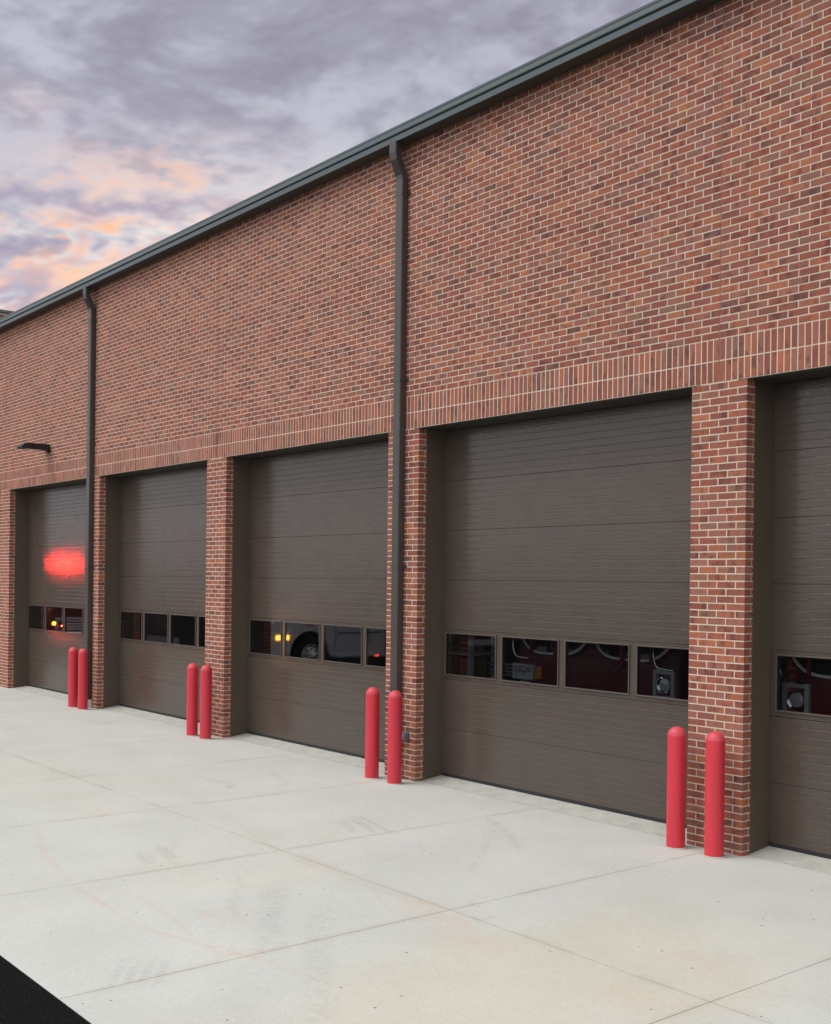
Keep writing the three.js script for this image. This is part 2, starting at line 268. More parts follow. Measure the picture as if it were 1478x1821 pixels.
function concreteAt(x, z) {
  const big = fbm(x * 0.35 + 4, z * 0.35, 3, 101) - 0.5, med = fbm(x * 1.6, z * 1.6, 4, 103) - 0.5, fine = fbm(x * 26, z * 26, 3, 107) - 0.5, gr = vnoise(x * 150, z * 150, 109) - 0.5;
  const broom = vnoise(x * 3, z * 90, 113) - 0.5;
  let k = 1 + 0.13 * big + 0.12 * med + 0.07 * fine + 0.07 * gr + 0.025 * broom;
  const warm = sstep(0.46, 0.72, fbm(x * 0.55 + 11, z * 0.55 + 3, 4, 117)) * sstep(0.6, 3.4, z) * (0.5 + 0.4 * sstep(-4, 2, x));
  let c = [0.525 * k, 0.538 * k, 0.497 * k];
  c = [c[0] * mix(1, 1.045, warm), c[1] * mix(1, 0.985, warm), c[2] * mix(1, 0.89, warm)];
  // grime close to the joints
  const fx = (x - 0.3048) / (PITCH / 2), jx = Math.abs(fx - Math.round(fx)) * PITCH / 2, jz = Math.min(Math.abs(z - 3.2), Math.abs(z + 0.085));
  const jd = Math.min(jx, jz), jn = fbm(x * 2.2, z * 2.2, 3, 127);
  const g = Math.exp(-jd / 0.035) * 0.30 * sstep(0.35, 0.65, jn);
  c = [mix(c[0], 0.34, g), mix(c[1], 0.29, g), mix(c[2], 0.21, g)];
  for (const m of MARKS) {
    if (x < m.bb[0] || x > m.bb[1] || z < m.bb[2] || z > m.bb[3]) continue;
    let best = 9, along = 0, acc = 0, at = 0, len = 0;
    for (let i = 0; i + 1 < m.pts.length; i++) { const [d, s] = segDist(x, z, m.pts[i], m.pts[i + 1]); const l = Math.hypot(m.pts[i + 1][0] - m.pts[i][0], m.pts[i + 1][1] - m.pts[i][1]); if (d < best) { best = d; along = acc + s; } acc += l; } len = acc;
    let a = m.alpha * Math.exp(-Math.pow(best / m.w, 2) * (m.tread ? Math.pow(best / m.w, 2) : 1)) * sstep(0, 0.15, Math.min(along, len - along) / len + 0.04);
    if (m.tread) a *= 0.45 + 0.75 * sstep(0.35, 0.65, 0.5 + 0.5 * Math.sin(along * 2 * Math.PI / m.tread)) ;
    if ((m.rough || m.tread) && m.w > 0.03) a *= 0.15 + 1.25 * sstep(0.34, 0.66, fbm(x * 30, z * 30, 4, 131) * 0.65 + 0.35 * fbm(x * 7, z * 7, 2, 133));
    a = clamp(a * (m.tread ? 0.7 : m.color[0] > 0.5 ? 0.68 : 1), 0, 0.85);
    c = [mix(c[0], m.color[0], a), mix(c[1], m.color[1], a), mix(c[2], m.color[2], a)];
  }
  const sp = hash3(Math.floor(x * 60), Math.floor(z * 60), 7); if (sp > 0.9994) c = c.map((v) => v * 0.45);
  return c;
}
const NEAR = [SLX(-4), SLX(2), -0.1, 6.2], FAR = [SLX(-11), SLX(-4), -0.1, 6.2];
const concTex = ([x0, x1, z0, z1], w, h) => { const t = texOf(w, (u, v) => concreteAt(mix(x0, x1, u), mix(z0, z1, v)), { h }); t.wrapS = t.wrapT = THREE.ClampToEdgeWrapping; return t; };
const concMat = (r, w, h) => std({ map: concTex(r, w, h), roughness: 0.86, bumpMap: rep(grainBump, (r[1] - r[0]) * 1.3, (r[3] - r[2]) * 1.3), bumpScale: 0.0016 });
const concNear = concMat(NEAR, 2048, 1024), concFar = concMat(FAR, 1024, 512);
const apron = new THREE.Group(); apron.name = 'concrete_apron'; scene.add(apron); tag(apron, 'pale concrete apron of sawn slabs in front of the garage doors', 'pavement', null, 'structure');
for (let k = -11; k < 2; k++) for (let r = 0; r < 2; r++) {
  const g0 = 0.0024, gz = 0.005, x0 = SLX(k) + g0, x1 = SLX(k + 1) - g0, z0 = ZROWS[r] + gz, z1 = ZROWS[r + 1] - (r ? 0 : gz);
  const R = k >= -4 ? NEAR : FAR, g = new RoundedBoxGeometry(x1 - x0, 0.2, z1 - z0, 1, 0.002); g.translate((x0 + x1) / 2, -0.1, (z0 + z1) / 2);
  const p = g.attributes.position, u = g.attributes.uv;
  for (let i = 0; i < p.count; i++) u.setXY(i, (p.getX(i) - R[0]) / (R[1] - R[0]), (p.getZ(i) - R[2]) / (R[3] - R[2]));
  part('slab', g, k >= -4 ? concNear : concFar, apron);
}
const sillMat = std({ map: (() => texOf(512, (u, v) => { const k = 0.9 + 0.3 * (fbm(u * 12, v * 12, 4, 141, 12) - 0.5) + 0.1 * (vnoise(u * 256, v * 256, 143, 256) - 0.5); return [0.49 * k, 0.488 * k, 0.435 * k]; }))(), roughness: 0.9, bumpMap: rep(grainBump, 2, 2), bumpScale: 0.0016 });
for (let i = 0; i + 1 < pierX.length; i++) {
  const x0 = pierX[i + 1] + PIER - 0.02, x1 = pierX[i] + 0.02;
  part('door_sill', sweepX([[-0.1, -0.09], [0.0, -0.0905], [0.042, -0.47], [0.042, -0.6]], x0, x1), sillMat, apron);
}

// ---------------------------------------------------------------- the fire station
const station = thing('fire_station', 'long red brick fire station with a row of brown sectional garage doors', 'building');
const R1 = rng(7);
const PALETTE = [[[0.310, 0.102, 0.064], 30], [[0.365, 0.128, 0.070], 15], [[0.265, 0.082, 0.058], 20], [[0.215, 0.077, 0.060], 10], [[0.290, 0.122, 0.088], 17], [[0.245, 0.128, 0.092], 9], [[0.170, 0.076, 0.066], 4], [[0.400, 0.158, 0.080], 6], [[0.325, 0.138, 0.106], 12]];
const total = PALETTE.reduce((s, p) => s + p[1], 0);
function brickColor() { let r = R1() * total, c = PALETTE[0][0]; for (const p of PALETTE) { if ((r -= p[1]) <= 0) { c = p[0]; break; } } const k = 1.10 * (0.90 + 0.20 * R1()), mean = [0.302, 0.105, 0.071]; return c.map((v, q) => mix(v, mean[q], 0.28) * k * (0.96 + 0.08 * R1())); }
// one brick: chamfered face box; face 'z' looks out of the wall; 'corner' bricks show a side as well (same box)
function brick(x0, x1, y0, y1, z0, z1) {
  const c = 0.0022, j = () => (R1() - 0.5) * 0.0016; z1 += (R1() - 0.5) * 0.0014;
  const a = [x0 + j(), y0 + j()], b = [x1 + j(), y0 + j()], d = [x1 + j(), y1 + j()], e = [x0 + j(), y1 + j()];
  const F = [[a[0] + c, a[1] + c, z1], [b[0] - c, b[1] + c, z1], [d[0] - c, d[1] - c, z1], [e[0] + c, e[1] - c, z1]];
  const S = [[...a, z1 - c], [...b, z1 - c], [...d, z1 - c], [...e, z1 - c]], K = [[...a, z0], [...b, z0], [...d, z0], [...e, z0]];
  const P = [], U = [], ou = R1() * 7, ov = R1() * 7, s = 0.62, sq = (p, q, r, t) => { for (const v of [p, q, r, p, r, t]) { P.push(...v); U.push((v[0] + v[2] * 0.9) * s + ou, (v[1] + v[2] * 0.35) * s + ov); } };
  sq(F[0], F[1], F[2], F[3]);
  for (let i = 0; i < 4; i++) { const n = (i + 1) % 4; sq(S[i], S[n], F[n], F[i]); sq(K[i], K[n], S[n], S[i]); }
  const g = new THREE.BufferGeometry(); g.setAttribute('position', new THREE.Float32BufferAttribute(P, 3)); g.setAttribute('uv', new THREE.Float32BufferAttribute(U, 2)); g.computeVertexNormals();
  const cc = brickColor(), V = []; for (let i = 0; i < P.length / 3; i++) V.push(...cc); g.setAttribute('color', new THREE.Float32BufferAttribute(V, 3));
  return g;
}
// picture area of a face of the wall, 0 outside the frame
const tmp = new THREE.Vector3();
function shown(x0, x1, y0, y1, z = 0) {
  const q = [[x0, y0], [x1, y0], [x1, y1], [x0, y1]].map(([x, y]) => { tmp.set(x, y, z).applyMatrix4(camera.matrixWorldInverse); const w = -tmp.z; if (w < 0.5) return null; tmp.set(x, y, z).project(camera); return [tmp.x, tmp.y]; });
  if (q.includes(null)) return 0;
  const cx = (q[0][0] + q[2][0]) / 2, cy = (q[0][1] + q[2][1]) / 2; if (Math.abs(cx) > 1 || Math.abs(cy) > 1) return 0;
  let a = 0; for (let i = 0; i < 4; i++) { const n = (i + 1) % 4; a += q[i][0] * q[n][1] - q[n][0] * q[i][1]; } return Math.abs(a);
}
const laid = [];                                                       // { name, parent, area, args }
const lay = (name, parent, ...a) => laid.push({ name, parent, args: a, area: shown(a[0], a[1], a[2], a[3], a[5]) });

// upper wall: mortar bed, running bond, control joints over every second pier
const wall = part('wall', [box(WEST, EAST, BAND + 0.0005, EAVE + 0.10, -0.30, -0.0022)], M.mortar, station);
const CJ = [0.3048, 0.3048 - 2 * PITCH, 0.3048 - 4 * PITCH], L = 0.2032;
for (let r = 0; r < 46; r++) {
  const y0 = BAND + r * C + JOINT / 2, y1 = BAND + (r + 1) * C - JOINT / 2, off = r % 2 ? L / 2 : 0;
  for (let n = -122; n < 28; n++) {
    const xa = 0.3048 + n * L + off, xb = xa + L; if (xb < WEST + 0.1 || xa > EAST - 0.1) continue;
    const cut = CJ.find((c) => c > xa + 0.01 && c < xb - 0.01);
    const x0 = Math.max(xa, WEST) + JOINT / 2, x1 = Math.min(xb, EAST) - JOINT / 2;
    if (cut === undefined) lay('brick', wall, x0, x1, y0, y1, -0.06, 0);
    else { lay('brick', wall, x0, cut - 0.004, y0, y1, -0.06, 0); lay('brick', wall, cut + 0.004, x1, y0, y1, -0.06, 0); }
  }
}
for (const c of CJ) part('control_joint', box(c - 0.0045, c + 0.0045, LINTEL + 0.01, EAVE, -0.02, -0.0015), M.sealant, station);
// soldier courses over the doors
const lintel = part('lintel', [box(WEST, EAST, LINTEL + 0.004, BAND, -0.30, -0.0022)], M.mortar, station);
for (let n = -362; n < 78; n++) {
  const x0 = 0.3048 + n * C + JOINT / 2, x1 = x0 + C - JOINT; if (x0 < WEST || x1 > EAST) continue;
  for (const k of [0, 1]) lay('soldier_brick', lintel, x0, x1, LINTEL + k * 3 * C + JOINT / 2 + (k ? 0 : 0.003), LINTEL + (k + 1) * 3 * C - JOINT / 2, -0.06, 0);
}
// piers
const piers = pierX.map((px) => {
  const x1 = px + PIER, pier = part('pier', [box(px + 0.0022, x1 - 0.0022, -0.05, LINTEL + 0.003, -SIDE, -0.0022), box(px + 0.02, x1 - 0.02, -0.05, LINTEL + 0.003, -0.45, -SIDE)], M.mortar, station);
  for (let r = -1; r < 64; r++) {
    const y0 = LINTEL - (r + 1) * C + JOINT / 2, y1 = Math.min(LINTEL - r * C - JOINT / 2, LINTEL - 0.004); if (r < 0 || y1 < 0.005) continue;
    if (r % 2 === 0) {
      for (let n = 0; n < 3; n++) lay('brick', pier, px + n * L + (n ? JOINT / 2 : 0), px + (n + 1) * L - (n < 2 ? JOINT / 2 : 0), y0, y1, -0.092, 0);
      lay('brick', pier, x1 - 0.06, x1, y0, y1, -SIDE, -0.102); lay('brick', pier, px, px + 0.06, y0, y1, -SIDE, -0.102);
    } else {
      const q = [0, L / 2, 1.5 * L, 2.5 * L, 3 * L];
      for (let n = 0; n < 4; n++) lay('brick', pier, px + q[n] + (n ? JOINT / 2 : 0), px + q[n + 1] - (n < 3 ? JOINT / 2 : 0), y0, y1, n % 3 ? -0.092 : -SIDE, 0);
    }
  }
  return pier;
});
// the largest bricks in the picture are pieces of their own; the rest stays joined per wall
for (const kind of ['brick', 'soldier_brick']) laid.filter((b) => b.name === kind).sort((p, q) => q.area - p.area).slice(0, 300).forEach((b) => { b.own = true; });
const rest = new Map();
for (const b of laid) {
  const g = brick(...b.args);
  if (b.own) part(b.name, g, M.brick, b.parent);
  else { const k = b.parent.uuid; if (!rest.has(k)) rest.set(k, { parent: b.parent, name: b.name, list: [] }); rest.get(k).list.push(g); }
}
for (const { parent, name, list } of rest.values()) { const m = new THREE.Mesh(mergeGeometries(list), M.brick); m.name = name === 'brick' ? 'brickwork' : 'soldier_course'; m.castShadow = m.receiveShadow = true; m.userData.kind = 'stuff'; parent.add(m); }

// steel angle under the soldiers, dark head and jambs of every opening, doors
function doorPanelGeo(x0, x1, y0, y1) {
  const pts = [[y0 - 0.0034, -0.048], [y0 - 0.0034, -0.006], [y0, -0.006], [y0 + 0.002, -0.001], [y0 + 0.005, 0]], n = 8, h = (y1 - y0) / n;
  for (let i = 1; i < n; i++) { const y = y0 + i * h; pts.push([y - 0.006, 0], [y - 0.002, -0.0018], [y + 0.002, -0.0018], [y + 0.006, 0]); }
  pts.push([y1 - 0.006, 0], [y1 - 0.003, -0.001], [y1, -0.006], [y1 - 0.004, -0.05]);
  const g = sweepX(pts.map(([y, z]) => [y, z + DOORZ]), x0, x1); return g;
}
const shapeBox = (x0, x1, y0, y1, holes) => { const s = new THREE.Shape([[x0, y0], [x1, y0], [x1, y1], [x0, y1]].map((p) => new THREE.Vector2(...p))); for (const [a, b, c, d] of holes) s.holes.push(new THREE.Path([[a, c], [a, d], [b, d], [b, c]].map((p) => new THREE.Vector2(...p)))); return s; };
for (let i = 0; i + 1 < pierX.length; i++) {
  const a = pierX[i + 1] + PIER, b = pierX[i];
  part('steel_angle', [box(a - 0.1, b + 0.1, LINTEL - 0.003, LINTEL + 0.003, -0.10, 0.001)], M.lintelSteel, station);
  part('door_head', [box(a - 0.02, b + 0.02, LINTEL - 0.004, LINTEL + 0.12, -0.47, -0.1005)], M.dark_underside, station);
  for (const [p, q] of [[a - 0.012, a + 0.001], [b - 0.001, b + 0.012]]) part('door_jamb', [box(p, q, -0.02, LINTEL - 0.0045, -0.50, -SIDE - 0.002)], M.jamb, station);
  const paint = i === pierX.length - 2 ? M.redSliverDoor : M.doorPaint, door = holder('garage_door', station), H0 = 0.075, S = 0.6096, gap = 0.0018;
  const x0 = a + 0.004, x1 = b - 0.004;
  for (let s = 0; s < 7; s++) {
    const y0 = s ? s * S + 0.02 + gap : H0, y1 = s < 6 ? (s + 1) * S + 0.02 - gap : LINTEL - 0.006;
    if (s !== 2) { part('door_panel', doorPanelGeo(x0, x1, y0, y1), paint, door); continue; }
    const w = (x1 - x0 - 0.06 * 2 - 0.105 * 3) / 4, wy0 = y0 + 0.055, wy1 = y1 - 0.04;
    const holes = [0, 1, 2, 3].map((k) => { const hx = x0 + 0.06 + k * (w + 0.105); return [hx, hx + w, wy0, wy1]; });
    const gp = new THREE.ExtrudeGeometry(shapeBox(x0, x1, y0, y1, holes), { depth: 0.044, bevelEnabled: true, bevelThickness: 0.003, bevelSize: 0.003, bevelOffset: -0.003, bevelSegments: 1 }); gp.translate(0, 0, DOORZ - 0.05);
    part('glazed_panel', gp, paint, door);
    for (const [hx0, hx1, hy0, hy1] of holes) {
      const f = new THREE.ExtrudeGeometry(shapeBox(hx0 - 0.009, hx1 + 0.009, hy0 - 0.009, hy1 + 0.009, [[hx0 + 0.007, hx1 - 0.007, hy0 + 0.007, hy1 - 0.007]]), { depth: 0.006, bevelEnabled: true, bevelThickness: 0.003, bevelSize: 0.003, bevelOffset: -0.003, bevelSegments: 1 }); f.translate(0, 0, DOORZ + 0.003);
      part('window_frame', f, M.frame, door);
      part('window_pane', box(hx0 + 0.01, hx1 - 0.01, hy0 + 0.008, hy1 - 0.008, DOORZ - 0.006, DOORZ - 0.002), M.glass, door);
    }
  }
  part('door_seal', [rbox(x0, x1, 0.030, H0 - 0.002, DOORZ - 0.045, DOORZ - 0.004, 0.01)], M.rubber, door);
}
// gutter, roof and the shell of the hall
{
  const T = 8.0, Bm = 7.822, prof = [[Bm + 0.02, 0.186], [Bm + 0.004, 0.190], [Bm, 0.194], [Bm + 0.003, 0.201], [Bm + 0.064, 0.205], [Bm + 0.069, 0.192], [Bm + 0.079, 0.190], [Bm + 0.083, 0.214], [Bm + 0.090, 0.220], [Bm + 0.146, 0.216], [Bm + 0.150, 0.222], [T - 0.004, 0.224], [T, 0.219], [T - 0.004, 0.20], [T - 0.012, 0.03], [T - 0.012, 0.002]];
  part('dark_underside', [box(WEST, EAST + 0.1, Bm + 0.006, Bm + 0.02, 0.003, 0.187)], M.dark_underside, station);  // added board; the shade under the gutter is put into its dark colour
part('gutter', sweepX(prof, WEST, EAST + 0.1), M.gutter, station);
  for (let k = 0; k < 5; k++) { const x = -20.6 + k * 6.1; part('gutter_joint', sweepX(prof.map(([y, z]) => [y, z + (z > 0.18 ? 0.0018 : 0)]), x - 0.03, x + 0.03), M.gutter, station); }
  part('roof', [box(WEST, EAST, EAVE + 0.1, EAVE + 0.16, -14.4, -0.001)], M.roof, station);
  part('back_wall', [box(WEST, EAST, 0.04, 5.2, -14.4, -14.1), box(WEST, EAST, 6.4, EAVE + 0.099, -14.4, -14.1)], M.interior, station);
  part('added_daylight_pane', box(WEST, EAST, 5.2, 6.4, -14.27, -14.26), M.glass, station);  // unseen opening and pane added to let daylight into the hall
  part('end_wall', [box(EAST - 0.3, EAST - 0.002, -0.05, EAVE + 0.098, -14.1, -0.301)], M.interior, station);
  part('end_wall', [box(WEST + 0.002, WEST + 0.3, -0.05, EAVE + 0.098, -14.1, -0.301)], M.interior, station);
  part('end_pier', [box(EAST - 0.22, EAST - 0.003, -0.05, LINTEL + 0.003, -0.30, -0.003)], M.mortar, station);
  part('end_pier', [box(WEST + 0.003, WEST + 0.83, -0.05, LINTEL + 0.003, -0.30, -0.003)], M.mortar, station);
  part('hall_floor', [box(WEST + 0.3, EAST - 0.3, -0.06, 0.045, -14.1, -0.55)], M.hallFloor, station);
}
// downspouts with an offset at the eave
function downspout(x, label) {
  const d = holder('downspout', station); tag(d, label);
  const w = 0.067, pts = [[7.83, 0.165], [7.70, 0.165], [7.63, 0.150], [7.46, 0.068], [7.39, 0.055], [0.16, 0.055], [0.13, 0.058]];
  const ring = pts.map(([y, z], i) => { const p = pts[Math.max(0, i - 1)], n = pts[Math.min(pts.length - 1, i + 1)], l = Math.hypot(n[0] - p[0], n[1] - p[1]), ny = -(n[1] - p[1]) / l, nz = (n[0] - p[0]) / l; const h = 0.048; return [[y + ny * h, z + nz * h], [y - ny * h, z - nz * h]]; });
  const P = [], U = []; const quad = (a, b, c, e, u) => { for (const v of [a, b, c, a, c, e]) { P.push(...v); U.push(v[0] + v[2], v[1]); } };
  for (let i = 0; i + 1 < ring.length; i++) {
    const [a0, b0] = ring[i], [a1, b1] = ring[i + 1], c = 0.010;
    const sec = ([a, b]) => { const m = (t) => [mix(a[0], b[0], t), mix(a[1], b[1], t)]; const t = c / 0.096; return [[-w + c, ...a], [w - c, ...a], [w, ...m(t)], [w, ...m(1 - t)], [w - c, ...b], [-w + c, ...b], [-w, ...m(1 - t)], [-w, ...m(t)]].map(([xx, y, z]) => [x + xx, y, z]); };
    const s0 = sec([a0, b0]), s1 = sec([a1, b1]);
    for (let k = 0; k < 8; k++) { const n = (k + 1) % 8; quad(s0[k], s0[n], s1[n], s1[k]); }
  }
  const g = new THREE.BufferGeometry(); g.setAttribute('position', new THREE.Float32BufferAttribute(P, 3)); g.setAttribute('uv', new THREE.Float32BufferAttribute(U, 2)); g.computeVertexNormals();
  const mat = M.spout; part('pipe', g, mat, d);
  for (const y of [7.2, 4.9, 2.6]) part('strap', [box(x - w - 0.004, x + w + 0.004, y, y + 0.035, 0.0, 0.107), box(x + w + 0.0042, x + w + 0.05, y, y + 0.035, 0.0015, 0.005), box(x - w - 0.05, x - w - 0.0042, y, y + 0.035, 0.0015, 0.005)], M.spout, d);
  part('drain_boot', [rbox(x - 0.085, x + 0.085, -0.02, 0.15, 0.002, 0.118, 0.012)], M.white, d);
}
downspout(-4.39, 'dark metal downspout on the pier left of the widest whole door');
downspout(-13.716, 'dark metal downspout further along beside the wall lamp');

// brick block with a dark coping behind the far end
{
  const t = thing('brick_block', 'higher brick block with a dark coping behind the far end of the roof', 'building');
  part('wall', [box(-34, -24.206, -0.05, 9.50, -12, -0.6)], M.mortar, t);
  part('coping', [rbox(-34.1, -24.15, 9.50, 9.58, -12.1, -0.5, 0.02)], M.coping, t);
  const list = [], q = new THREE.Matrix4().makeRotationY(Math.PI / 2);
  for (let r = 0; r < 37; r++) for (let n = 0; n < 34; n++) { const y0 = 7.0 + r * C, s = n * L + (r % 2 ? L / 2 : 0); const g = brick(s + JOINT / 2, s + L - JOINT / 2, y0 + JOINT / 2, y0 + C - JOINT / 2, -0.05, 0); g.applyMatrix4(q); g.translate(-24.2, 0, -0.62); if (s + L < 11 && y0 + C < 9.50) list.push(g); }
  const m = part('brickwork', mergeGeometries(list), M.brick, t); m.userData.kind = 'stuff';
}

// ---------------------------------------------------------------- bollards
{
  const prof = (pts) => { const g = new THREE.LatheGeometry(pts.map((p) => new THREE.Vector2(...p)), 40); return g; };
  const sleeve = prof([[0.0825, 0.004], [0.0865, 0.010], [0.0865, 1.035], [0.0855, 1.040], [0.084, 1.041]]);
  const cap = prof([[0.084, 1.0405], [0.0862, 1.0425], [0.0855, 1.052], [0.079, 1.075], [0.064, 1.098], [0.044, 1.114], [0.022, 1.1225], [0.0, 1.1245]]);
  const grout = prof([[0.112, 0.0], [0.106, 0.006], [0.094, 0.011], [0.084, 0.012]]);
  const make = (label) => { const t = thing('bollard', label, 'bollard', [0, 0, 0], 0, 'red bollards guarding the brick piers'); part('sleeve', sleeve, M.bollard, t); part('cap', cap, M.bollardCap, t); part('grout_ring', grout, sillMat, t); return t; };
  const proto = make('left red bollard of the nearest pair, in front of the door edge');
  const spots = [
    [0.03, 0.20, null],
    [0.455, 0.195, 'right red bollard of the nearest pair, in front of the brick pier'],
    [-4.56, 0.285, 'left red bollard of the pair by the near downspout'],
    [-4.10, 0.290, 'red bollard standing right before the near downspout'],
    [-9.20, 0.285, 'left red bollard of the pair between the middle and second-from-left garage doors'],
    [-8.77, 0.290, 'right red bollard of the pair between the middle and second-from-left garage doors'],
    [-13.89, 0.265, 'left red bollard of the farthest pair below the red light glow'],
    [-13.45, 0.260, 'right red bollard of the farthest pair by the far downspout'],
  ];
  const Rb = rng(31);
  spots.forEach(([x, z, label], i) => { const o = i ? proto.clone() : proto; if (i) { o.name = numbered('bollard'); scene.add(o); o.userData = { ...proto.userData, label }; } o.position.set(x, 0, z); o.rotation.set((Rb() - 0.5) * 0.006, Rb() * 6.28, (Rb() - 0.5) * 0.006); });
}

// ---------------------------------------------------------------- lamp and outlet on the wall
{
  const t = thing('wall_lamp', 'black flat area lamp on a short arm above the far garage door', 'wall lamp', [-15.9, 5.03, 0]);
  part('mount_plate', [rbox(-0.06, 0.06, -0.11, 0.06, 0.001, 0.05, 0.01)], M.black, t);
  part('arm', [rbox(-0.035, 0.035, -0.03, 0.03, 0.02, 0.16, 0.01)], M.black, t);
  const s = new THREE.Shape([[0.05, -0.05], [0.50, -0.05], [0.58, -0.04], [0.60, -0.022], [0.53, 0.045], [0.46, 0.052], [0.05, 0.052]].map((p) => new THREE.Vector2(...p)));
  const g = new THREE.ExtrudeGeometry(s, { depth: 0.26, bevelEnabled: true, bevelSize: 0.008, bevelThickness: 0.008, bevelSegments: 2 }); g.rotateY(-Math.PI / 2); g.translate(0.13, 0, 0);
  part('head', g, M.black, t);
  part('lens', [box(-0.10, 0.10, -0.064, -0.0582, 0.20, 0.48)], M.lens, t);
  const o = thing('outlet_box', 'small grey weatherproof outlet box low on the brick pier behind a bollard', 'outlet box', [-4.245, 0.53, 0]);
  part('box', [rbox(-0.06, 0.06, -0.055, 0.055, 0.001, 0.05, 0.008)], M.grey, o);
  part('cover', [rbox(-0.052, 0.052, -0.047, 0.047, 0.051, 0.064, 0.008)], M.grey, o);
  part('latch', [rbox(0.0, 0.032, -0.02, 0.02, 0.0645, 0.074, 0.004)], M.steel, o);
}

// ---------------------------------------------------------------- vehicles
// a wheel standing at x (its outer face towards the sign of side)
function wheel(parent, x, y, z, r, w, side) {
  const W = holder('wheel', parent); W.position.set(x, y, z);
  const ty = new THREE.LatheGeometry([[r * 0.56, -w / 2], [r * 0.86, -w / 2], [r * 0.97, -w * 0.42], [r, -w * 0.25], [r, w * 0.25], [r * 0.97, w * 0.42], [r * 0.86, w / 2], [r * 0.56, w / 2]].map((p) => new THREE.Vector2(...p)), 36); ty.rotateZ(Math.PI / 2);
  part('tyre', ty, M.rubber, W);
  const rim = [cyl(r * 0.57, r * 0.57, w * 0.7, 0, 0, 0, 28, 'x'), cyl(r * 0.24, r * 0.20, 0.09, side * w * 0.42, 0, 0, 20, 'x')];
  for (let k = 0; k < 10; k++) { const a = k * Math.PI / 5; rim.push(cyl(0.016, 0.016, 0.04, side * w * 0.37, Math.cos(a) * r * 0.36, Math.sin(a) * r * 0.36, 8, 'x')); }
  part('rim', rim, M.chrome, W);
}
